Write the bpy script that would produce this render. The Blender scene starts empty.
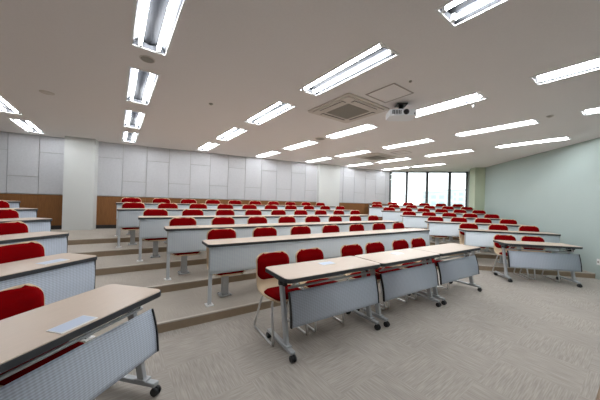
import bpy, bmesh, math, random
from mathutils import Vector, Matrix
from mathutils.geometry import delaunay_2d_cdt
random.seed(7)
SC = bpy.context.scene
COL = SC.collection
PI = math.pi
R_ = math.radians

# ------------------------------------------------------------------ materials
MATS = {}
def new_mat(name):
    m = bpy.data.materials.new(name); m.use_nodes = True
    nt = m.node_tree
    b = nt.nodes['Principled BSDF']
    MATS[name] = m
    return m, nt, b

def simple(name, col, rough=.6, metal=0.0, noise=0.0, nscale=20.0, bump=0.0, bscale=200.0, spec=.5, stretch=None):
    m, nt, b = new_mat(name)
    b.inputs['Base Color'].default_value = (*col, 1)
    b.inputs['Roughness'].default_value = rough
    b.inputs['Metallic'].default_value = metal
    b.inputs['Specular IOR Level'].default_value = spec
    N, L = nt.nodes, nt.links
    tc = N.new('ShaderNodeTexCoord')
    vec = tc.outputs['Object']
    if stretch:
        mp = N.new('ShaderNodeMapping'); mp.inputs['Scale'].default_value = stretch
        L.new(vec, mp.inputs['Vector']); vec = mp.outputs['Vector']
    if noise:
        n = N.new('ShaderNodeTexNoise'); n.inputs['Scale'].default_value = nscale; n.inputs['Detail'].default_value = 5
        L.new(vec, n.inputs['Vector'])
        mx = N.new('ShaderNodeMixRGB'); mx.blend_type = 'MIX'
        mx.inputs['Color1'].default_value = (*[c * (1 - noise) for c in col], 1)
        mx.inputs['Color2'].default_value = (*[min(1, c * (1 + noise)) for c in col], 1)
        L.new(n.outputs['Fac'], mx.inputs['Fac']); L.new(mx.outputs['Color'], b.inputs['Base Color'])
    if bump:
        n2 = N.new('ShaderNodeTexNoise'); n2.inputs['Scale'].default_value = bscale
        L.new(vec, n2.inputs['Vector'])
        bp = N.new('ShaderNodeBump'); bp.inputs['Strength'].default_value = bump; bp.inputs['Distance'].default_value = .002
        L.new(n2.outputs['Fac'], bp.inputs['Height']); L.new(bp.outputs['Normal'], b.inputs['Normal'])
    return m

M_ceiling = simple('ceiling paint', (.80, .765, .75), .9, noise=.04, nscale=60, bump=.3, bscale=150)
M_mint = simple('pale mint wall paint', (.42, .50, .48), .7, noise=.02, nscale=3)
M_white = simple('off white wall paint', (.60, .615, .60), .75, noise=.02, nscale=4)
M_column = simple('yellow green column paint', (.47, .53, .40), .75, noise=.03, nscale=4)
M_panel = simple('grey fabric acoustic panel', (.53, .535, .555), .95, noise=.10, nscale=25, bump=.4, bscale=300)
M_seam = simple('panel seam backing', (.36, .36, .34), .9)
M_wood = simple('brown wall wood', (.22, .098, .036), .6, noise=.35, nscale=6, stretch=(14, 14, .8), spec=.2)
M_black = simple('black plastic', (.012, .013, .015), .45)
M_edge = simple('dark edge banding', (.030, .034, .040), .5)
M_base = simple('black skirting', (.02, .018, .018), .5)
M_maple = simple('maple laminate', (.58, .47, .38), .38, noise=.06, nscale=5, stretch=(2, 24, 24))
M_ply = simple('pale plywood', (.72, .55, .36), .45, noise=.07, nscale=5, stretch=(24, 24, 2))
M_red = simple('red upholstery', (.205, .001, .0025), .95, noise=.15, nscale=400, bump=.4, bscale=500, spec=.03)
M_grey = simple('silver grey painted steel', (.45, .47, .49), .42, metal=.35)
M_post = simple('pale grey painted post', (.55, .58, .61), .45, metal=.1)
M_chrome = simple('chrome', (.74, .74, .74), .28, metal=1)
M_refl_gap = simple('reflector darkened between tubes', (.020, .021, .024), .6, spec=.05)  # centre darkened in colour so tube glare does not fill the gap
M_refl_lit = simple('reflector with painted lit sides', (.10, .104, .115), .5, spec=.2)  # paler copy: the lit outer slopes are put into the colour
M_frame = simple('dark window frame', (.035, .04, .045), .5)
M_whitep = simple('white plastic', (.78, .78, .77), .4)
M_projw = simple('glossy white projector case', (.75, .77, .80), .3)
M_vent = simple('air conditioner panel', (.62, .57, .52), .6)
M_grille = simple('grille grey', (.34, .32, .28), .7)
M_hatchseam = simple('hatch seam', (.38, .34, .31), .8)
M_blueplate = simple('pale blue plate', (.55, .63, .78), .3)
M_lectern = simple('orange brown wood', (.17, .085, .022), .45, noise=.25, nscale=5, stretch=(2, 16, 16))
M_riser = simple('tan riser', (.32, .245, .17), .8, noise=.12, nscale=18)
M_nose = simple('step nosing strip', (.52, .47, .41), .6)
M_lens = simple('dark lens glass', (.01, .01, .02), .08)
M_bldg = simple('pale concrete', (.78, .80, .84), .9, noise=.06, nscale=.2)
M_bldg2 = simple('grey concrete', (.66, .70, .76), .9, noise=.08, nscale=.2)
M_winfar = simple('far window glass', (.48, .54, .62), .4)
M_leaf = simple('far tree foliage', (.22, .32, .24), .9, noise=.3, nscale=.6)

def mat_emit(name, col, s):
    m = bpy.data.materials.new(name); m.use_nodes = True; nt = m.node_tree
    nt.nodes.remove(nt.nodes['Principled BSDF'])
    e = nt.nodes.new('ShaderNodeEmission'); e.inputs['Color'].default_value = (*col, 1); e.inputs['Strength'].default_value = s
    nt.links.new(e.outputs[0], nt.nodes['Material Output'].inputs['Surface'])
    return m
TUBE_STRENGTH = 50.0
M_tube = mat_emit('fluorescent tube', (.94, .97, 1.0), TUBE_STRENGTH)

def mat_glass():
    m = bpy.data.materials.new('window glass'); m.use_nodes = True; nt = m.node_tree
    N, L = nt.nodes, nt.links
    N.remove(N['Principled BSDF'])
    t = N.new('ShaderNodeBsdfTransparent'); t.inputs['Color'].default_value = (.95, .97, .97, 1)
    g = N.new('ShaderNodeBsdfGlossy'); g.inputs['Roughness'].default_value = .02
    f = N.new('ShaderNodeFresnel'); f.inputs['IOR'].default_value = 1.45
    mx = N.new('ShaderNodeMixShader')
    L.new(f.outputs[0], mx.inputs[0]); L.new(t.outputs[0], mx.inputs[1]); L.new(g.outputs[0], mx.inputs[2])
    L.new(mx.outputs[0], N['Material Output'].inputs['Surface'])
    return m
M_glass = mat_glass()

def mat_carpet(name, col, contrast):
    """half metre carpet tiles, the streaks turned a quarter from one tile to the next"""
    m, nt, b = new_mat(name); N, L = nt.nodes, nt.links
    b.inputs['Roughness'].default_value = .95; b.inputs['Specular IOR Level'].default_value = .15
    tc = N.new('ShaderNodeTexCoord')
    ck = N.new('ShaderNodeTexChecker'); ck.inputs['Scale'].default_value = 2.0
    ck.inputs['Color1'].default_value = (1, 1, 1, 1); ck.inputs['Color2'].default_value = (0, 0, 0, 1)
    off = N.new('ShaderNodeMapping'); off.inputs['Location'].default_value = (.13, .21, .11)
    L.new(tc.outputs['Object'], off.inputs['Vector']); L.new(off.outputs[0], ck.inputs['Vector'])
    res = []
    for sc in ((6, 105, 1), (105, 6, 1)):
        mp = N.new('ShaderNodeMapping'); mp.inputs['Scale'].default_value = sc
        n = N.new('ShaderNodeTexNoise'); n.inputs['Scale'].default_value = 1; n.inputs['Detail'].default_value = 3
        L.new(tc.outputs['Object'], mp.inputs['Vector']); L.new(mp.outputs[0], n.inputs['Vector']); res.append(n)
    mx = N.new('ShaderNodeMixRGB'); L.new(ck.outputs['Fac'], mx.inputs['Fac'])
    L.new(res[0].outputs['Fac'], mx.inputs['Color1']); L.new(res[1].outputs['Fac'], mx.inputs['Color2'])
    big = N.new('ShaderNodeTexNoise'); big.inputs['Scale'].default_value = 1.1; L.new(tc.outputs['Object'], big.inputs['Vector'])
    rp = N.new('ShaderNodeValToRGB')
    rp.color_ramp.elements[0].position = .36; rp.color_ramp.elements[1].position = .66
    rp.color_ramp.elements[0].color = (*[c * (1 - contrast) for c in col], 1)
    rp.color_ramp.elements[1].color = (*[c * (1 + contrast) for c in col], 1)
    L.new(mx.outputs['Color'], rp.inputs['Fac'])
    m2 = N.new('ShaderNodeMixRGB'); m2.blend_type = 'MULTIPLY'; m2.inputs['Fac'].default_value = .25
    L.new(rp.outputs['Color'], m2.inputs['Color1']); L.new(big.outputs['Fac'], m2.inputs['Color2'])
    L.new(m2.outputs['Color'], b.inputs['Base Color'])
    bp = N.new('ShaderNodeBump'); bp.inputs['Strength'].default_value = .25; bp.inputs['Distance'].default_value = .004
    L.new(mx.outputs['Color'], bp.inputs['Height']); L.new(bp.outputs['Normal'], b.inputs['Normal'])
    return m
M_carpet = mat_carpet('carpet tile', (.45, .412, .368), .14)
M_tier = mat_carpet('platform carpet', (.47, .425, .37), .05)

def mat_perf(name, col, period, depth):
    """sheet metal pressed with fine horizontal ribs broken into dashes"""
    m, nt, b = new_mat(name); N, L = nt.nodes, nt.links
    b.inputs['Roughness'].default_value = .45; b.inputs['Metallic'].default_value = 0
    tc = N.new('ShaderNodeTexCoord'); sp = N.new('ShaderNodeSeparateXYZ'); L.new(tc.outputs['Object'], sp.inputs[0])
    def wave(sock, per):
        a = N.new('ShaderNodeMath'); a.operation = 'MULTIPLY'; a.inputs[1].default_value = 2 * PI / per; L.new(sock, a.inputs[0])
        s = N.new('ShaderNodeMath'); s.operation = 'SINE'; L.new(a.outputs[0], s.inputs[0]); return s.outputs[0]
    wz = wave(sp.outputs['Z'], period); wx = wave(sp.outputs['X'], period * 1.9)
    ad = N.new('ShaderNodeMath'); ad.operation = 'MULTIPLY_ADD'; ad.inputs[1].default_value = .35; L.new(wx, ad.inputs[0]); L.new(wz, ad.inputs[2])
    rp = N.new('ShaderNodeMapRange'); rp.inputs['From Min'].default_value = -1.2; rp.inputs['From Max'].default_value = 1.2
    L.new(ad.outputs[0], rp.inputs['Value'])
    mx = N.new('ShaderNodeMixRGB')
    mx.inputs['Color1'].default_value = (*[c * (1 - depth) for c in col], 1)
    mx.inputs['Color2'].default_value = (*[min(1, c * (1 + depth)) for c in col], 1)
    L.new(rp.outputs[0], mx.inputs['Fac']); L.new(mx.outputs['Color'], b.inputs['Base Color'])
    bp = N.new('ShaderNodeBump'); bp.inputs['Strength'].default_value = .35; bp.inputs['Distance'].default_value = .003
    L.new(rp.outputs[0], bp.inputs['Height']); L.new(bp.outputs['Normal'], b.inputs['Normal'])
    return m
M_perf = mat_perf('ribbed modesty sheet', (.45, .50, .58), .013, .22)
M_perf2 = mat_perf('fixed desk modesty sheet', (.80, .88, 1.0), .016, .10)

# ------------------------------------------------------------------ mesh helpers
class MB:
    """collects shapes in one bmesh; build() links it as ONE mesh object"""
    def __init__(s): s.bm = bmesh.new(); s.mi = 0
    def _done(s, verts, faces, smooth=False):
        vs = [s.bm.verts.new(v) for v in verts]; out = []
        for f in faces:
            try:
                fc = s.bm.faces.new([vs[i] for i in f]); fc.material_index = s.mi; fc.smooth = smooth; out.append(fc)
            except ValueError: pass
        return vs, out
    def box(s, x0, x1, y0, y1, z0, z1, bev=0.0, mat=None):
        v = [(x, y, z) for z in (z0, z1) for y in (y0, y1) for x in (x0, x1)]
        if mat is not None: v = [mat @ Vector(p) for p in v]
        f = [(0, 2, 3, 1), (4, 5, 7, 6), (0, 1, 5, 4), (2, 6, 7, 3), (0, 4, 6, 2), (1, 3, 7, 5)]
        vs, fs = s._done(v, f)
        if bev > 0:
            ed = list({e for fc in fs for e in fc.edges})
            bmesh.ops.bevel(s.bm, geom=ed, offset=bev, segments=2, affect='EDGES', profile=.5)
        return s
    def prism(s, pts, z0, z1, z1s=None, top=True):
        n = len(pts)
        v = [(p[0], p[1], z0) for p in pts] + [(p[0], p[1], z1) for p in pts]
        f = [tuple(range(n))[::-1], tuple(range(n, 2 * n))] + [(i, (i + 1) % n, n + (i + 1) % n, n + i) for i in range(n)]
        s._done(v, f); return s
    def tube(s, path, r, seg=8, closed=False):
        pts = [Vector(p) for p in path]; n = len(pts); rings = []
        up0 = None
        for i, p in enumerate(pts):
            a = pts[i - 1] if (i > 0 or closed) else pts[i]; b = pts[(i + 1) % n] if (i < n - 1 or closed) else pts[i]
            d = (b - a).normalized()
            if up0 is None:
                up0 = Vector((0, 0, 1)) if abs(d.z) < .9 else Vector((1, 0, 0))
            u = (up0 - d * up0.dot(d)).normalized(); up0 = u; w = d.cross(u)
            rings.append([s.bm.verts.new(p + (u * math.cos(t) + w * math.sin(t)) * r) for t in [2 * PI * k / seg for k in range(seg)]])
        m = n if closed else n - 1
        for i in range(m):
            A, B = rings[i], rings[(i + 1) % n]
            for k in range(seg):
                f = s.bm.faces.new([A[k], A[(k + 1) % seg], B[(k + 1) % seg], B[k]]); f.smooth = True; f.material_index = s.mi
        if not closed:
            for rg, rev in ((rings[0], True), (rings[-1], False)):
                f = s.bm.faces.new(rg[::-1] if rev else rg); f.material_index = s.mi
        return s
    def cyl(s, c, axis, r0, h, r1=None, seg=20):
        """solid of revolution from c along axis"""
        r1 = r0 if r1 is None else r1
        c = Vector(c); d = Vector(axis).normalized(); u = d.orthogonal().normalized(); w = d.cross(u)
        A = [s.bm.verts.new(c + (u * math.cos(2 * PI * k / seg) + w * math.sin(2 * PI * k / seg)) * r0) for k in range(seg)]
        B = [s.bm.verts.new(c + d * h + (u * math.cos(2 * PI * k / seg) + w * math.sin(2 * PI * k / seg)) * r1) for k in range(seg)]
        for k in range(seg):
            f = s.bm.faces.new([A[k], A[(k + 1) % seg], B[(k + 1) % seg], B[k]]); f.smooth = True; f.material_index = s.mi
        s.bm.faces.new(A[::-1]).material_index = s.mi; s.bm.faces.new(B).material_index = s.mi
        return s
    def sheet(s, grid, thick):
        """closed slab from a grid of points, thickened along -normal"""
        ny, nx = len(grid), len(grid[0])
        P = [[Vector(p) for p in row] for row in grid]
        def nrm(j, i):
            a = P[j][min(i + 1, nx - 1)] - P[j][max(i - 1, 0)]; b = P[min(j + 1, ny - 1)][i] - P[max(j - 1, 0)][i]
            return a.cross(b).normalized()
        T = [[s.bm.verts.new(P[j][i]) for i in range(nx)] for j in range(ny)]
        Bt = [[s.bm.verts.new(P[j][i] - nrm(j, i) * thick) for i in range(nx)] for j in range(ny)]
        for j in range(ny - 1):
            for i in range(nx - 1):
                for q, fl in ((T, False), (Bt, True)):
                    vs = [q[j][i], q[j][i + 1], q[j + 1][i + 1], q[j + 1][i]]
                    f = s.bm.faces.new(vs[::-1] if fl else vs); f.smooth = True; f.material_index = s.mi
        bd = [(0, i) for i in range(nx)] + [(j, nx - 1) for j in range(1, ny)] + [(ny - 1, i) for i in range(nx - 2, -1, -1)] + [(j, 0) for j in range(ny - 2, 0, -1)]
        for k in range(len(bd)):
            a, b = bd[k], bd[(k + 1) % len(bd)]
            f = s.bm.faces.new([T[b[0]][b[1]], T[a[0]][a[1]], Bt[a[0]][a[1]], Bt[b[0]][b[1]]]); f.material_index = s.mi
        return s
    def build(s, name, mats, parent=None, loc=None, rz=None, **props):
        bmesh.ops.recalc_face_normals(s.bm, faces=s.bm.faces)
        me = bpy.data.meshes.new(name); s.bm.to_mesh(me); s.bm.free()
        for m in (mats if isinstance(mats, (list, tuple)) else [mats]): me.materials.append(m)
        o = bpy.data.objects.new(name, me); COL.objects.link(o)
        if parent: o.parent = parent
        if loc: o.location = loc
        if rz is not None: o.rotation_euler.z = rz
        for k, v in props.items(): o[k] = v
        return o

def tag(o, label, cat, group=None):
    o['label'] = label; o['category'] = cat
    if group: o['group'] = group
    return o
def empty(name, loc=(0, 0, 0), rz=0):
    o = bpy.data.objects.new(name, None); COL.objects.link(o); o.location = loc; o.rotation_euler.z = rz
    o.empty_display_size = .1
    return o
def copy_tree(o, parent=None):
    c = o.copy(); COL.objects.link(c)
    if parent: c.parent = parent
    for ch in list(o.children): copy_tree(ch, c)
    return c
def round_rect(x0, x1, y0, y1, r, seg=5):
    out = []
    for cx, cy, a0 in ((x1 - r, y1 - r, 0), (x0 + r, y1 - r, 90), (x0 + r, y0 + r, 180), (x1 - r, y0 + r, 270)):
        for k in range(seg + 1):
            a = R_(a0 + 90 * k / seg); out.append((cx + r * math.cos(a), cy + r * math.sin(a)))
    return out

# ------------------------------------------------------------------ room frame
# X runs along the ceiling light rows, Y into the room, camera stands over the origin.
CEIL = 2.87
def fr(deg):
    a = R_(deg); return Vector((math.cos(a), math.sin(a))), Vector((-math.sin(a), math.cos(a)))
dL, nL = fr(42.0)        # left block: row direction, outward normal
dC, nC = fr(-2.75)       # middle block
dR, nR = fr(-47.5)       # right block
ANG = {'L': R_(42.0), 'C': R_(-2.75), 'R': R_(-47.5)}
def pt(block, t, n):
    d, q = {'L': (dL, nL), 'C': (dC, nC), 'R': (dR, nR)}[block]
    return d * t + q * n
def isect(qa, a, qb, b):
    det = qa.x * qb.y - qa.y * qb.x
    return Vector(((a * qb.y - qa.y * b) / det, (qa.x * b - a * qb.x) / det))

W_RIGHT = 4.9            # right wall: dR.P = W_RIGHT
U_LEFT = -2.6            # left wall: dL.P = U_LEFT
Y_FRONT = -2.6
bw0, bwd = Vector((-.47, 8.84)), Vector((math.cos(R_(-10.2)), math.sin(R_(-10.2))))
bwn = Vector((-bwd.y, bwd.x)); BW = bwn.dot(bw0)
N_WIN = 12.1
A_ = isect(dL, U_LEFT, Vector((0, 1)), Y_FRONT)
B_ = isect(dL, U_LEFT, nL, 8.6)
C_ = isect(nL, 8.6, bwn, BW)
D_ = isect(bwn, BW, nR, N_WIN)
E_ = isect(nR, N_WIN, dR, W_RIGHT)
F_ = isect(dR, W_RIGHT, Vector((0, 1)), Y_FRONT)
ROOM = [A_, F_, E_, D_, C_, B_]      # counter-clockwise

def struct(o): o['kind'] = 'structure'; return o
def wall(name, p, q, z0, z1, mat, th=.15, side=1):
    """slab standing on the line p->q, thickness to the right of travel (outside for a ccw room)"""
    d = (q - p).normalized(); n = Vector((d.y, -d.x)) * side
    e = d * th
    m = MB(); a, b = p - e, q + e
    m.prism([a, b, b + n * th, a + n * th], z0, z1)
    return struct(m.build(name, mat))

# floor and platforms
fl = MB(); fl.prism([A_ + Vector((-.2, -.2)), F_ + Vector((.2, -.2)), E_ + Vector((.3, 0)), D_ + Vector((.1, .3)), C_ + Vector((0, .3)), B_ + Vector((-.3, 0))], -.12, 0)
struct(fl.build('floor', M_carpet))
NOSE_C = [2.955 + .937 * k for k in range(5)]
NOSE_L = [2.12 + .985 * k for k in range(5)]
NOSE_R = [6.26 + .92 * k for k in range(6)]
RISE = .1
def in_front_poly(k):
    if k < 5:
        rw = isect(dR, W_RIGHT, nR, NOSE_R[k]); cr = isect(nC, NOSE_C[k], nR, NOSE_R[k])
        cl = isect(nC, NOSE_C[k], nL, NOSE_L[k]); lw = isect(dL, U_LEFT, nL, NOSE_L[k])
        return [lw, cl, cr, rw], [lw, cl, cr, rw, E_, D_, C_, B_]
    rw = isect(dR, W_RIGHT, nR, NOSE_R[k]); bk = isect(bwn, BW, nR, NOSE_R[k])
    return [bk, rw], [bk, rw, E_, D_]
def slab(poly, z0, z1, name):
    """platform: carpet on top, tan riser in front"""
    n = len(poly); m = MB()
    P = [(p.x, p.y) for p in poly]
    vb = [m.bm.verts.new((x, y, z0)) for x, y in P]; vt = [m.bm.verts.new((x, y, z1)) for x, y in P]
    f = m.bm.faces.new(vt); f.material_index = 0
    f = m.bm.faces.new(vb[::-1]); f.material_index = 1
    for i in range(n):
        j = (i + 1) % n
        f = m.bm.faces.new([vb[i], vb[j], vt[j], vt[i]]); f.material_index = 1
    return struct(m.build(name, [M_tier, M_riser]))
for k in range(6):
    line, poly = in_front_poly(k)
    o = slab(poly, RISE * k, RISE * (k + 1), 'platform_floor')
    # pale nosing strip along the edge
    m = MB()
    for i in range(len(line) - 1):
        a, b = line[i], line[i + 1]; d = (b - a).normalized(); n = Vector((-d.y, d.x))
        z = RISE * (k + 1)
        m.prism([a - n * .004, b - n * .004, b + n * .028, a + n * .028], z - .012, z + .003)
    struct(m.build('trim_%d' % (k + 1), M_nose))

# walls
wall('wall_right', F_, E_, 0, CEIL, M_mint)
wall('wall_front', A_, F_, 0, CEIL, M_white)
wall('wall_left', B_, A_, 0, CEIL, M_white)
wall('wall_rear', C_, B_, 0, CEIL, M_white)
wall('wall_back', D_, C_, 0, CEIL, M_seam)
SILL = 1.05
wall('wall_window', E_, D_, 0, SILL, M_white)

# acoustic cladding on the back wall: columns of panels, each split once, high and low in turn
seams = [-2.14, -1.715, -1.145, -.57, .03, .60, 1.18, 1.76, 2.35, 2.93, 3.50, 4.07, 4.64, 5.21, 5.79, 6.37, 6.95, 7.53, 8.11, 8.69, 9.27, 9.85, 10.43, 10.66]
def on_back(s, off): return bw0 + bwd * s - bwn * off
pan = MB(); wood = MB(); bs = MB()
WAIN = 1.38
for i in range(len(seams) - 1):
    a, b = seams[i] + .006, seams[i + 1] - .006
    split = 2.45 if i % 2 == (0 if i < 4 else 0) else 1.825
    for z0, z1 in ((WAIN + .02, split - .006), (split + .006, CEIL)):
        pan.prism([on_back(a, .03), on_back(b, .03), on_back(b, .0), on_back(a, .0)], z0, z1)
    wood.prism([on_back(a - .004, .035), on_back(b + .004, .035), on_back(b + .004, 0), on_back(a - .004, 0)], .6, WAIN)
bs.prism([on_back(seams[0], .045), on_back(seams[-1], .045), on_back(seams[-1], 0), on_back(seams[0], 0)], .5, .6)
struct(pan.build('wall_back_panelling', M_panel)); struct(wood.build('wall_back_wainscot', M_wood)); struct(bs.build('baseboard_back', M_base))

# columns
def column(name, s0, s1, off, z0, mat):
    m = MB(); m.prism([on_back(s0, off), on_back(s1, off), on_back(s1, .03), on_back(s0, .03)], z0, CEIL)
    struct(m.build(name, mat))
column('pillar', -.57, .045, .34, .5, M_white)
column('pillar', 6.88, 7.83, .20, .5, M_white)
m = MB(); m.prism([pt('R', 4.56, 10.7), pt('R', 4.9, 10.7), pt('R', 4.9, 11.15), pt('R', 4.56, 11.15)], .5, CEIL)
struct(m.build('pillar', M_column))

# windows along the back right wall
wl = (E_ - D_).length; wd = (E_ - D_).normalized(); wn = Vector((wd.y, -wd.x)) * -1   # outward
if wn.dot(nR) < 0: wn = -wn
lo, hi = .0, wl - .03
def ws(x_frac): return lo + (hi - lo) * x_frac
cuts = [0, .235, .50, .785, 1.0]
for i in range(4):
    a, b = ws(cuts[i]), ws(cuts[i + 1])
    e = empty('window_%d' % (i + 1), (D_.x, D_.y, SILL), math.atan2(wd.y, wd.x)); e['kind'] = 'structure'
    sgn = 1 if Vector((-wd.y, wd.x)).dot(wn) > 0 else -1
    m = MB(); h = CEIL - SILL
    y0, y1 = sorted((0.0, sgn * .09))
    for x0, x1 in ((a, a + .045), (b - .045, b)): m.box(x0, x1, y0, y1, 0, h)
    for z0, z1 in ((0, .05), (h - .04, h)): m.box(a + .045, b - .045, y0, y1, z0, z1)
    struct(m.build('window_frame', M_frame, e))
    g = MB(); g.box(a + .045, b - .045, (y0 + y1) / 2 - .004, (y0 + y1) / 2 + .004, .05, h - .04)
    struct(g.build('window_pane', M_glass, e))
m = MB()
q0, q1 = D_ + wd * hi, E_ + wd * .12
m.prism([q0, q1, q1 + wn * .15, q0 + wn * .15], SILL, CEIL); struct(m.build('wall_window_end', M_white))
m = MB(); q0, q1 = D_, E_
m.prism([q0 - wn * .05, q1 - wn * .05, q1 + wn * .1, q0 + wn * .1], SILL - .03, SILL); struct(m.build('trim_7', M_white))

# ------------------------------------------------------------------ ceiling with recessed lights
FL_W, FL_L = .30, 1.26
SX, SY, X0, H0 = 1.2455 * 1.47, 1.2014 * 1.47, -1.0918 * 1.47, 1.47
COLS = [('leftmost', .247, (3, 4)), ('second', -.025, (1, 2, 3, 4)), ('third', -.185, (0, 1, 2, 3, 4)), ('fourth', -.293, (0, 1, 2, 3, 4)),
        ('fifth', -.417, (0, 1, 2, 3, 4)), ('sixth', -.518, (1, 2, 3, 4)), ('rightmost', -.69, (3, 4))]
VISIBLE0 = {0: 3, 1: 1, 2: 0, 3: 0, 4: 0, 5: 1, 6: 3}
SPOTS = []
for ci, (cn, yo, ks) in enumerate(COLS):
    for k in ks:
        x = X0 + SX * ci; y = (yo + 1.2014 * k + .407) * 1.47 - ({4: .18, 5: .28, 6: .40}.get(ci, 0) if k == 4 else 0)
        SPOTS.append((ci, k, x, y))
outline = [p + (p - Vector((3.5, 3.0))).normalized() * .1 for p in ROOM]
verts = [Vector((p.x, p.y)) for p in outline]; edges = [(i, (i + 1) % 6) for i in range(6)]
for ci, k, x, y in SPOTS:
    b = len(verts)
    verts += [Vector((x - FL_W / 2, y - FL_L / 2)), Vector((x + FL_W / 2, y - FL_L / 2)), Vector((x + FL_W / 2, y + FL_L / 2)), Vector((x - FL_W / 2, y + FL_L / 2))]
    edges += [(b, b + 1), (b + 1, b + 2), (b + 2, b + 3), (b + 3, b)]
vo, eo, fo, *_ = delaunay_2d_cdt(verts, edges, [], 0, 1e-5)
def inside_room(c):
    s = True
    for i in range(6):
        a, b = outline[i], outline[(i + 1) % 6]
        if (b.x - a.x) * (c.y - a.y) - (b.y - a.y) * (c.x - a.x) < 0: s = False
    return s
m = MB(); vs = [m.bm.verts.new((v.x, v.y, CEIL)) for v in vo]
for f in fo:
    c = sum((vo[i] for i in f), Vector((0, 0))) / len(f)
    if not inside_room(c): continue
    if any(abs(c.x - x) < FL_W / 2 and abs(c.y - y) < FL_L / 2 for _, _, x, y in SPOTS): continue
    m.bm.faces.new([vs[i] for i in f])
ret = bmesh.ops.extrude_face_region(m.bm, geom=list(m.bm.faces))
for v in [g for g in ret['geom'] if isinstance(g, bmesh.types.BMVert)]: v.co.z += .14
for v in [v for v in m.bm.verts if not v.link_faces]: m.bm.verts.remove(v)
struct(m.build('ceiling', M_ceiling))

def make_light():
    root = empty('ceiling_light')
    w, l = FL_W / 2, FL_L / 2
    m = MB()      # trim lip round the opening
    for x0, x1, y0, y1 in ((-w - .012, -w + .010, -l - .012, l + .012), (w - .010, w + .012, -l - .012, l + .012), (-w + .01, w - .01, -l - .012, -l + .01), (-w + .01, w - .01, l - .01, l + .012)):
        m.box(x0, x1, y0, y1, -.006, .004)
    m.build('trim_frame', M_whitep, root)
    m = MB()      # trough: two shallow bays with a ridge between them
    prof = [(-w + .001, .004), (-w + .03, .055), (-.085, .075), (-.04, .060), (0, .052), (.04, .060), (.085, .075), (w - .03, .055), (w - .001, .004)]
    grid = [[(x, y, z) for y in (-l + .003, l - .003)] for x, z in prof]
    m.sheet(grid, -.006)
    for f in m.bm.faces:
        if abs(f.calc_center_median().x) < .07: f.material_index = 1  # centre faces take the colour darkened against tube glare
    for s in (-1, 1): m.box(-w + .004, w - .004, min(s * (l - .004), s * (l - .012)), max(s * (l - .004), s * (l - .012)), .004, .08)
    m.build('reflector', [M_refl_lit, M_refl_gap], root)
    for x in (-.078, .078):
        t = MB(); t.tube([(x, -.585, .022), (x, .585, .022)], .016, 10); t.build('tube', M_tube, root)
        for s in (-1, 1):
            b = MB(); b.box(x - .018, x + .018, s * .612 - .022, s * .612 + .022, .0, .055, .004); b.build('lamp_holder', M_whitep, root)
    return root
L0 = make_light(); first = True
ORD = ['first', 'second', 'third', 'fourth', 'fifth', 'sixth', 'seventh', 'eighth', 'ninth', 'tenth', 'eleventh']
for ci, k, x, y in SPOTS:
    o = L0 if first else copy_tree(L0); first = False
    o.location = (x, y, CEIL)
    cn = COLS[ci][0]; v0 = VISIBLE0[ci]
    cname = {0: 'leftmost column', 6: 'rightmost column'}.get(ci, '%s column from the left' % cn)
    if k >= v0:
        nth = k - v0; tot = 4 - v0 + 1
        w = 'nearest to the camera' if nth == 0 else ('farthest from the camera' if nth == tot - 1 else '%s nearest' % ORD[nth])
        tag(o, 'recessed twin tube ceiling light, %s in the %s' % (w, cname), 'ceiling light', 'recessed ceiling lights')
    else:
        tag(o, 'twin tube ceiling light outside the view, %s before those seen in the %s' % (ORD[v0 - k - 1], cname.replace(' from the left', '')), 'ceiling light', 'recessed ceiling lights')

# ------------------------------------------------------------------ chairs
def shell_grid(w, prof, n=9, shrink=0.0, lift=0.0, r=.05):
    """sweep a side profile (y,z) across x with rounded ends and a slight hollow in the back"""
    rows = []
    L = [0]
    for a, b in zip(prof, prof[1:]): L.append(L[-1] + math.hypot(b[0] - a[0], b[1] - a[1]))
    tot = L[-1]
    for j, (y, z) in enumerate(prof):
        s = L[j]; e = min(s, tot - s); hw = w / 2
        if e < r: hw = w / 2 - r + math.sqrt(max(0, r * r - (r - e) ** 2))
        a = prof[max(j - 1, 0)]; b = prof[min(j + 1, len(prof) - 1)]
        t = Vector((b[0] - a[0], b[1] - a[1])).normalized(); nn = (-t.y, t.x)
        row = []
        for i in range(n):
            u = -1 + 2 * i / (n - 1)
            hol = .022 * (u * u) * max(0, min(1, (z - .50) / .2))
            row.append((hw * u, y + nn[0] * lift - hol, z + nn[1] * lift))
        rows.append(row)
    return rows
def interp(ctrl, n):
    """catmull-rom through control points"""
    out = []; c = [ctrl[0]] + list(ctrl) + [ctrl[-1]]
    for i in range(1, len(c) - 2):
        for k in range(n):
            t = k / n; p0, p1, p2, p3 = c[i - 1], c[i], c[i + 1], c[i + 2]
            out.append(tuple(.5 * (2 * p1[q] + (p2[q] - p0[q]) * t + (2 * p0[q] - 5 * p1[q] + 4 * p2[q] - p3[q]) * t * t + (3 * p1[q] - p0[q] - 3 * p2[q] + p3[q]) * t ** 3) for q in (0, 1)))
    out.append(ctrl[-1]); return out
def cushion(prof, w, th, r=.06):
    m = MB(); n = 11
    g = shell_grid(w, prof, n, lift=.0, r=r)
    # pillow out
    ny = len(g)
    P = [[Vector(p) for p in row] for row in g]
    top = []
    for j in range(ny):
        row = []
        for i in range(n):
            a = P[j][min(i + 1, n - 1)] - P[j][max(i - 1, 0)]; b = P[min(j + 1, ny - 1)][i] - P[max(j - 1, 0)][i]
            nr = a.cross(b); nr = nr.normalized() if nr.length > 1e-9 else Vector((0, 0, 1))
            u = -1 + 2 * i / (n - 1); v = -1 + 2 * j / (ny - 1)
            q = (1 - abs(u) ** 6) * (1 - abs(v) ** 6)
            row.append(P[j][i] + nr * (.006 + th * q ** .3))
        top.append(row)
    m.sheet(top, th * .4 + .006)
    return m
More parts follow.
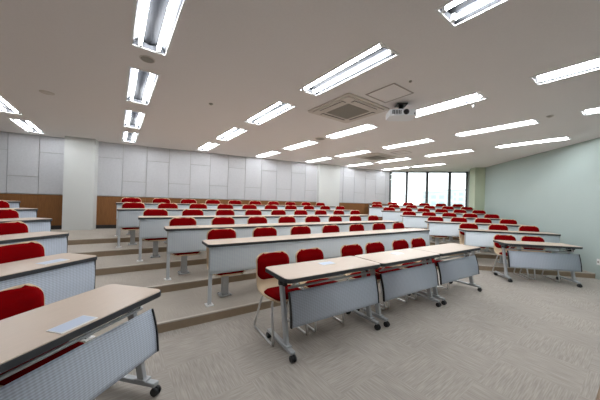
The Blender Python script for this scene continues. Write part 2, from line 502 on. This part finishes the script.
def chair_parts(root, sh, top, fr=0.0):
    """plywood shell with a red seat cushion and a red back cushion; sh = seat height, top = back height"""
    ctrl = [(-.215 - fr, sh - .028), (-.17 - fr, sh), (-.02, sh - .012), (.10, sh - .008), (.165, sh + .03), (.195, sh + .12), (.225, sh + .26), (.255, top)]
    prof = interp(ctrl[:-1], 4) + [(.2285 + .0265 * q, sh + .26 + (top - sh - .26) * q) for q in (.2, .4, .55, .68, .78, .86, .92, .96, .985, 1)]
    m = MB(); m.sheet(shell_grid(.42, prof, 11, r=.085), .012); m.build('shell', M_ply, root)
    seat = interp([(-.207 - fr, sh - .018), (-.16 - fr, sh + .004), (-.02, sh - .006), (.085, sh - .002)], 4)
    cushion(seat, .385, .026).build('seat_cushion', M_red, root)
    zb = top - .285
    back = interp([(.199 + .010 * (sh < .4), zb), (.222, sh + .25), (.239, (sh + .25 + top) / 2), (.2546, top - .002)], 6)
    cushion(back, .407, .022, .085).build('back_cushion', M_red, root)
def make_fixed_chair():
    root = empty('fixed_lecture_chair')
    chair_parts(root, .362, .868, .015)
    m = MB(); m.box(-.042, .042, -.01, .07, .012, .318, .008); m.box(-.13, .13, -.10, .10, .318, .337, .004)
    p = m.build('pedestal', M_grey, root)
    b = MB(); b.box(-.08, .08, -.05, .11, 0, .014, .003)
    for x in (-.062, .062):
        for y in (-.033, .093): b.cyl((x, y, .014), (0, 0, 1), .010, .010, seg=8)
    b.build('base_plate', M_grey, p)
    return root
def make_sled_chair():
    root = empty('sled_chair')
    chair_parts(root, .44, .80)
    for s in (-1, 1):
        m = MB(); x = s * .185
        path = [(s * .10, -.10, .415), (x - s * .02, -.12, .405), (x, -.14, .37), (x + s * .015, -.205, .05), (x + s * .015, -.20, .012), (x + s * .015, -.17, .010), (x + s * .015, .20, .010), (x + s * .015, .235, .012), (x + s * .015, .235, .04), (x, .10, .37), (x - s * .02, .085, .405), (s * .10, .07, .415)]
        m.tube(path, .0118, 8); m.build('leg_frame', M_chrome, root)
    m = MB(); m.tube([(-.11, -.10, .415), (.11, -.10, .415)], .009, 8); m.tube([(-.11, .07, .415), (.11, .07, .415)], .009, 8); m.build('cross_bar', M_chrome, root)
    return root
FC = make_fixed_chair(); SCH = make_sled_chair(); used = set()
def put_chair(proto, block, t, n, z, label, group):
    o = proto if proto.name not in used else copy_tree(proto); used.add(proto.name)
    p = pt(block, t, n); o.location = (p.x, p.y, z); o.rotation_euler.z = ANG[block]
    tag(o, label, 'chair', group); return o

def add_plate(root, x, y, z=.7205):
    m = MB(); m.prism(round_rect(x - .09, x + .09, y, y + .105, .006), z - .001, z + .0025); p = m.build('cable_plate', M_whitep, root)
    m = MB(); m.prism(round_rect(x - .084, x + .084, y + .012, y + .101, .004), z, z + .0032); m.build('cable_plate_lid', M_blueplate, p)
    p['label'] = 'pale blue rectangular plate with white edge'
# ------------------------------------------------------------------ fixed desks
def make_fixed_desk(block, t0, t1, n0, z, label, c0=None, pitch=None, n=0):
    p = pt(block, t0, n0); root = empty('fixed_lecture_desk', (p.x, p.y, z), ANG[block])
    tag(root, label, 'desk', 'fixed lecture desks')
    w = t1 - t0
    m = MB(); m.prism(round_rect(0, w, 0, .40, .05), .716, .746); m.build('edge_band', M_edge, root)
    m = MB(); m.prism(round_rect(.006, w - .006, .006, .394, .046), .738, .7505); m.build('tabletop', M_maple, root)
    m = MB()
    g = [[(x, .034 - .010 * math.sin(PI * k / 8), .388 + .328 * k / 8) for x in (.03, w - .03)] for k in range(9)]
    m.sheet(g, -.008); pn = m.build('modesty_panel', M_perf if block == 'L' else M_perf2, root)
    for x in (.020, w - .032):
        e = MB(); e.box(x, x + .012, .022, .048, .385, .716); e.build('panel_end_strip', M_black if block == 'L' else M_grey, pn)
    if n: xs = [.046] + [c0 - t0 + pitch * (i + .5) for i in range(1, n - 2, 2)] + [w - .046]     # posts stand between chairs
    else: xs = [w - .046 - 1.5 * i for i in range(int(w / 1.5) + 1)]
    for x in xs:
        l = MB(); l.box(x - .020, x + .020, .045, .082, .012, .716, .004); l.box(x - .018, x + .018, .07, .34, .69, .716, .003)
        lo = l.build('leg', M_post, root)
        f = MB(); f.box(x - .045, x + .045, .02, .13, 0, .014, .004); f.cyl((x, .034, .014), (0, 0, 1), .009, .008, seg=8); f.build('foot_plate', M_whitep, lo)
    m = MB(); m.box(.12, w - .12, .12, .34, .585, .597, .003)
    m.box(.12, w - .12, .12, .128, .597, .716); m.build('book_shelf', M_grey, root)
    return root
BLK = {'L': 'left block', 'C': 'middle block', 'R': 'right block'}
def rowname(k): return ['front', 'second', 'third', 'fourth', 'fifth', 'sixth'][k] + ' fixed row'
C_ROWS = [(1.06, .675, 7, .75, 5.52), (.69, .668, 8, .39, 5.77), (.35, .664, 9, .06, 5.95), (-.01, .659, 10, -.28, 6.24), (-.06, .652, 10, -.35, 6.12)]
for k, (c0, pitch, n, t0, t1) in enumerate(C_ROWS):
    e = 3.10 + .96 * k; z = RISE * (k + 1)
    make_fixed_desk('C', t0, t1, e, z, 'long maple topped desk on steel posts, the %s of the middle block' % rowname(k), c0, pitch, n)
    for i in range(n):
        where = '%s from the left' % ORD[i] if i < n - 1 else 'last on the right'
        put_chair(FC, 'C', c0 + pitch * i, e + .30, z, 'red padded plywood chair, %s in the middle block %s' % (where, rowname(k)), 'middle block chairs, ' + rowname(k))
R_ROWS = [(2.84, .64, 3, 2.55, 4.42), (2.36, .607, 4, 2.03, 4.45), (1.85, .593, 5, 1.54, 4.5), (1.35, .585, 6, 1.05, 4.52), (1.01, .652, 6, .65, 4.55), (1.08, .637, 6, .72, 4.545)]
for k, (c0, pitch, n, t0, t1) in enumerate(R_ROWS):
    e = 6.41 + .92 * k - (.12 if k == 5 else 0); z = RISE * (k + 1)
    make_fixed_desk('R', t0, t1, e, z, 'maple topped desk on steel posts, the %s of the right block' % rowname(k), c0, pitch, n)
    for i in range(n):
        where = '%s from the left' % ORD[i] if i < n - 1 else 'last toward the right wall'
        put_chair(FC, 'R', c0 + pitch * i, e + .30, z, 'red padded plywood chair, %s in the right block %s' % (where, rowname(k)), 'right block chairs, ' + rowname(k))
L_ENDS = [1.89, 2.36, 2.83, 3.27, 3.62]
L_N = [2.26, 3.25, 4.22, 5.20, 6.20]
for k in range(5):
    z = RISE * (k + 1); e = L_N[k]
    d = make_fixed_desk('L', -1.4, L_ENDS[k], e, z, 'maple topped desk with ribbed grey front, %s of the left block' % rowname(k))
    if k == 0: add_plate(d, 3.0, .07, .7505)
    if k < 4:
        put_chair(FC, 'L', L_ENDS[k] - .30, e + .30, z, 'red padded chair at the aisle end of the left block %s' % rowname(k), 'left block chairs')

# ------------------------------------------------------------------ folding tables on castors
def make_table():
    root = empty('folding_table')
    w, d = .622, .48
    m = MB(); m.prism(round_rect(-w, w, 0, d, .055), .682, .716); m.build('edge_band', M_edge, root)
    m = MB(); m.prism(round_rect(-w + .006, w - .006, .006, d - .006, .05), .706, .7205); m.build('tabletop', M_maple, root)
    g = []
    for k in range(11):
        v = k / 10
        g.append([(x,  .030 + .060 * v - .012 * math.sin(PI * v), .270 + .305 * v) for x in (-.540, .603)])
    m = MB(); m.sheet(g, .007); pn = m.build('modesty_panel', M_perf, root)
    for xe in (-.546, .609):
        e = MB(); gg = [[(xe - .006, y, z), (xe + .006, y, z)] for (_, y, z) in [r[0] for r in g]]
        e.sheet([[(a[0], a[1] - .006, a[2]), (b[0], b[1] - .006, b[2])] for a, b in gg], .022); e.build('end_strip', M_black, pn)
    for s in (-1, 1):
        x = -.552 if s < 0 else .548
        l = MB(); sl = Matrix(((1, 0, 0, 0), (0, 1, .13 / .58, .095 - .13 / .58 * .07), (0, 0, 1, 0), (0, 0, 0, 1)))
        l.box(x - .017, x + .017, -.028, .028, .07, .655, .006, mat=sl)
        leg = l.build('leg', M_grey, root)
        f = MB(); f.box(x - .024, x + .024, -.02, .46, .062, .092, .008); f.box(x - .03, x + .03, .05, .14, .09, .104, .004); f.build('foot_bar', M_grey, leg)
        for y in (-.015, .445):
            c = MB()
            for q in (-1, 1): c.cyl((x + q * .007, y, .031), (q, 0, 0), .031, .017, .027, seg=16)
            c.box(x - .008, x + .008, y - .02, y + .02, .03, .066, .004); c.build('caster', M_black, leg)
        b = MB(); b.box(x - .028, x + .028, .12, .32, .645, .684, .008); b.box(x - .02, x + .02, .14, .26, .61, .65, .008); b.cyl((x - .04, .20, .628), (1, 0, 0), .018, .08, seg=12)
        b.build('hinge_bracket', M_black, root)
    m = MB(); m.tube([(-.54, .115, .604), (.54, .115, .604)], .011, 10); m.build('cross_rail', M_grey, root)
    m = MB(); m.box(-.535, .535, .37, .395, .635, .682, .003); m.build('stretcher_beam', M_grey, root)
    m = MB()
    for y in (.13, .22, .31): m.tube([(-.44, y, .642), (.44, y, .642)], .0045, 6)
    for x in (-.44, 0, .44): m.tube([(x, .10, .68), (x, .11, .648), (x, .12, .642), (x, .34, .642), (x, .36, .68)], .0055, 6)
    m.build('wire_book_rack', M_grey, root)
    for s in (-1, 1):
        m = MB(); m.tube([(s * .52, .115, .604), (s * .50, .09, .64), (s * .485, .08, .665), (s * .47, .10, .655), (s * .46, .20, .62)], .007, 8); m.build('latch_arm', M_chrome, root)
    return root
TB = make_table()
def put_table(block, t, n, label, plate=None, dr=0):
    o = TB if 'tb' not in used else copy_tree(TB); used.add('tb')
    p = pt(block, t, n); o.location = (p.x, p.y, 0); o.rotation_euler.z = ANG[block] + R_(dr)
    tag(o, label, 'table', 'folding tables on castors')
    return o
t_left = put_table('L', 1.625 - .622, 1.35, 'folding table closest to the camera, with ribbed grey front panel and castors')
t_m1 = put_table('C', 1.74, 1.87, 'folding table on castors, left one of three standing end to end in the middle')
t_m2 = put_table('C', 2.99, 1.865, 'folding table on castors, middle one of three standing end to end')
t_m3 = put_table('C', 4.235, 1.86, 'folding table on castors, right one of three standing end to end', dr=-.6)
t_r = put_table('R', 3.49, 5.45, 'folding table on castors standing alone by the right wall', dr=1.5)
add_plate(t_left, .055, .02)
add_plate(t_m1, .06, .25); add_plate(t_m2, .05, .25)  # middle table's plate is added where only glare lies on its top
for i, t in enumerate([1.345, 1.86, 2.585, 3.07, 3.69, 4.20]):
    tb = ['left', 'middle', 'right'][i // 2]; sd = ['left', 'right'][i % 2]
    put_chair(SCH, 'C', t, 2.36, 0, 'red padded sled chair at the %s side of the %s table of the three' % (sd, tb), 'chairs at the folding tables')
put_chair(SCH, 'R', 3.21, 5.93, 0, 'red padded sled chair, left of two behind the table by the right wall', 'chairs at the folding tables')
put_chair(SCH, 'R', 3.72, 5.93, 0, 'red padded sled chair, right of two behind the table by the right wall', 'chairs at the folding tables')
put_chair(SCH, 'L', 1.12, 1.37 + .47, 0, 'red padded sled chair behind the folding table closest to the camera', 'chairs at the folding tables')

# ------------------------------------------------------------------ ceiling fittings
def cassette(loc, s, label):
    root = empty('ceiling_air_conditioner', (loc[0], loc[1], CEIL)); tag(root, label, 'air conditioner', 'ceiling cassette air conditioners')
    h = s / 2
    m = MB(); m.prism(round_rect(-h, h, -h, h, .04), -.016, 0); m.prism(round_rect(-h + .05, h - .05, -h + .05, h - .05, .05), -.03, -.012); m.build('fascia', M_vent, root)
    q = h * .52
    m = MB(); m.box(-q, q, -q, q, -.036, -.028, .003)
    n = 14
    for i in range(n):
        y = -q + (i + .5) * 2 * q / n; m.box(-q + .01, q - .01, y - .006, y + .006, -.042, -.034)
    m.build('intake_grille', M_grille, root)
    for k in range(4):
        R = Matrix.Rotation(k * PI / 2, 4, 'Z')
        m = MB(); m.box(-q * 1.05, q * 1.05, h * .66, h * .80, -.0335, -.029, mat=R); lv = m.build('air_outlet', M_black, root)
        m = MB(); m.box(-q * 1.02, q * 1.02, h * .68, h * .79, -.040, -.0345, mat=R); m.build('louver', M_vent, lv)
cassette((2.93, 2.82), .92, 'square cassette air conditioner in the ceiling, the near one before the projector')
cassette((6.55, 5.06), .92, 'square cassette air conditioner in the ceiling, far one toward the windows')
def hatch(loc, s, label):
    root = empty('ceiling_access_hatch', (loc[0], loc[1], CEIL)); tag(root, label, 'hatch', 'ceiling access hatches')
    h = s / 2; m = MB()
    for x0, x1, y0, y1 in ((-h, -h + .016, -h, h), (h - .016, h, -h, h), (-h + .016, h - .016, -h, -h + .016), (-h + .016, h - .016, h - .016, h)): m.box(x0, x1, y0, y1, -.006, 0)
    m.build('hatch_frame', M_hatchseam, root)
    m = MB(); m.box(-h + .018, h - .018, -h + .018, h - .018, -.004, 0); m.build('hatch_door', M_ceiling, root)
hatch((2.91, 2.05), .44, 'square access hatch in the ceiling beside the projector mount')
hatch((6.50, 4.14), .42, 'square access hatch in the ceiling, farther one near the windows')
def speaker(loc, r, mat, label):
    root = empty('ceiling_speaker', (loc[0], loc[1], CEIL)); tag(root, label, 'speaker', 'round ceiling speakers')
    m = MB(); m.cyl((0, 0, 0), (0, 0, -1), r, .008, r * .94, 28); m.build('rim', M_vent, root)
    m = MB(); m.cyl((0, 0, -.008), (0, 0, -1), r * .84, .006, r * .76, 28); m.build('grille', mat, root)
speaker((.228, 3.156), .075, M_grille, 'round dark ceiling speaker between lights of the second column from the left')
speaker((-.855, 5.135), .085, M_vent, 'round pale ceiling speaker before the back wall above the left block')
def vent_plate(loc, label):
    root = empty('ceiling_vent_plate', (loc[0], loc[1], CEIL)); tag(root, label, 'vent', 'small ceiling vent plates')
    m = MB(); m.cyl((0, 0, 0), (0, 0, -1), .13, .008, .12, 24); m.build('rim', M_vent, root)
    m = MB(); m.cyl((0, 0, -.008), (0, 0, -1), .10, .006, .085, 24); m.build('grille', M_grille, root)
vent_plate((3.80, 4.51), 'round vent plate between second and third lights of the fourth column from the left')
def detector(loc, label, drop, r, mat, cat='smoke detector', nm='smoke_detector', g='small ceiling detectors'):
    m = MB(); m.cyl((0, 0, 0), (0, 0, -1), r, .010, r, 18); m.cyl((0, 0, -.010), (0, 0, -1), r * .7, drop, r * .45, 18)
    o = m.build(nm, mat, None, (loc[0], loc[1], CEIL)); tag(o, label, cat, g)
detector((1.143, 3.991), 'small round ceiling detector right of the second column of lights', .012, .032, M_grille)
detector((2.798, 1.684), 'small round ceiling detector above the access hatch',   .008, .018, M_grille)
detector((5.549, .938), 'small round ceiling detector near the right wall', .014, .045, M_vent)
detector((4.12, 1.497), 'white hanging sprinkler head beside the light behind the projector', .045, .028, M_whitep, 'sprinkler', 'sprinkler_head', None)

# projector
pr = empty('ceiling_projector', (3.36, 2.16, CEIL), R_(-40)); tag(pr, 'white projector hanging from the ceiling on a black mount', 'projector')
m = MB(); m.box(-.075, .075, -.075, .075, -.02, 0, .004); m.build('mount_plate', M_black, pr)
m = MB(); m.tube([(0, 0, -.02), (0, 0, -.11)], .035, 14); m.box(-.13, .13, -.10, .10, -.118, -.10, .004); m.build('mount_post', M_black, pr)
m = MB()
m.prism(round_rect(-.19, .19, -.14, .14, .04), -.205, -.115)
bmesh.ops.bevel(m.bm, geom=[e for e in m.bm.edges if abs(e.verts[0].co.z - e.verts[1].co.z) < 1e-5], offset=.016, segments=2, affect='EDGES')
m.build('case', M_projw, pr)
m = MB(); m.cyl((.03, -.135, -.158), (0, -1, 0), .040, .022, .036, 20); ln = m.build('lens', M_black, pr)
m = MB(); m.cyl((.03, -.157, -.158), (0, -1, 0), .028, .003, seg=20); m.build('lens_glass', M_lens, ln)
m = MB()
for i in range(6): m.box(-.16 + i * .022, -.148 + i * .022, -.1425, -.136, -.188, -.132)
m.build('vent_slots', M_black, pr)
m = MB(); m.cyl((.15, -.138, -.178), (0, -1, 0), .012, .004, seg=14); m.build('sensor', M_black, pr)

# wall socket on the right wall, lecturer's table at the very corner
p = Vector((dR.x * W_RIGHT, dR.y * W_RIGHT)) + nR * 6.16
so = empty('wall_socket', (p.x - dR.x * .0, p.y, .35), ANG['R'] - PI / 2); tag(so, 'white double socket plate low on the right wall', 'socket')
m = MB(); m.box(-.065, .065, -.012, 0, -.06, .06, .004); m.build('cover_plate', M_whitep, so)
for x in (-.03, .03):
    m = MB(); m.cyl((x, -.012, 0), (0, -1, 0), .020, .002, seg=16); m.build('outlet', M_grille, so)

lt = empty('lecturer_table', (1.375, -.498, 0)); tag(lt, 'orange brown wooden table corner cut off at the bottom right of the view', 'table')
m = MB(); m.prism(round_rect(0, 1.1, 0, .60, .02), .69, .72); m.build('tabletop', M_lectern, lt)
for x in (.05, 1.0):
    for y in (.05, .5):
        m = MB(); m.box(x, x + .05, y, y + .05, 0, .69, .004); m.build('leg', M_lectern, lt)

# ------------------------------------------------------------------ the town outside
def building(x, y, w, d, h, rz, label, mat, nx, nz):
    root = empty('building', (x, y, -14), rz); tag(root, label, 'building', 'town buildings outside')
    m = MB(); m.box(-w / 2, w / 2, -d / 2, d / 2, 0, h); m.build('walls', mat, root)
    m = MB(); m.box(-w / 2 - .3, w / 2 + .3, -d / 2 - .3, d / 2 + .3, h, h + .8); m.build('roof', mat, root)
    for i in range(nx):
        for j in range(nz):
            cx = -w / 2 + (i + .5) * w / nx; cz = 3 + (j + .5) * (h - 4) / nz
            m = MB(); m.box(cx - w / nx * .3, cx + w / nx * .3, -d / 2 - .1, -d / 2 + .05, cz - (h - 4) / nz * .28, cz + (h - 4) / nz * .28); m.build('window_pane', M_winfar, root)
def far(px_deg, dist): a = R_(px_deg); return math.sin(a) * dist, math.cos(a) * dist
x, y = far(64.5, 190); building(x, y, 18, 14, 23.5, R_(-64.5), 'pale apartment block outside the windows, at the right end', M_bldg2, 4, 5)
x, y = far(67.2, 230); building(x, y, 14, 14, 27, R_(-66), 'taller grey block outside the rightmost window', M_bldg2, 3, 6)
x, y = far(61.2, 260); building(x, y, 22, 14, 15.2, R_(-61), 'low pale block outside the third window from the left', M_bldg, 5, 4)
m = MB(); m.box(-400, 600, -300, 500, -14.6, -14); struct(m.build('ground_outside', M_leaf))

# ------------------------------------------------------------------ world, camera, view
w = bpy.data.worlds.new('overcast sky'); SC.world = w; w.use_nodes = True
bg = w.node_tree.nodes['Background']; bg.inputs['Color'].default_value = (.95, .98, 1.0, 1); bg.inputs['Strength'].default_value = 3.0

cam = bpy.data.cameras.new('camera'); co = bpy.data.objects.new('camera', cam); COL.objects.link(co)
cam.sensor_width = 36; cam.lens = 252.8 / 600 * 36; cam.clip_start = .05; cam.clip_end = 2000
yaw, pit, roll = .6276, .00492, .02849
Fv = Vector((math.sin(yaw) * math.cos(pit), math.cos(yaw) * math.cos(pit), math.sin(pit)))
Rv = Vector((math.cos(yaw), -math.sin(yaw), 0)); Uv = Rv.cross(Fv)
R2 = Rv * math.cos(roll) + Uv * math.sin(roll); U2 = -Rv * math.sin(roll) + Uv * math.cos(roll)
M3 = Matrix((R2, U2, -Fv)).transposed().to_4x4(); M3.translation = Vector((0, 0, 1.4))
co.matrix_world = M3
SC.camera = co
SC.view_settings.view_transform = 'Standard'; SC.view_settings.look = 'None'; SC.view_settings.gamma = 1
SC.view_settings.use_curve_mapping = False
SC.view_settings.exposure = 0.0
SC.cycles.max_bounces = 10; SC.cycles.diffuse_bounces = 6
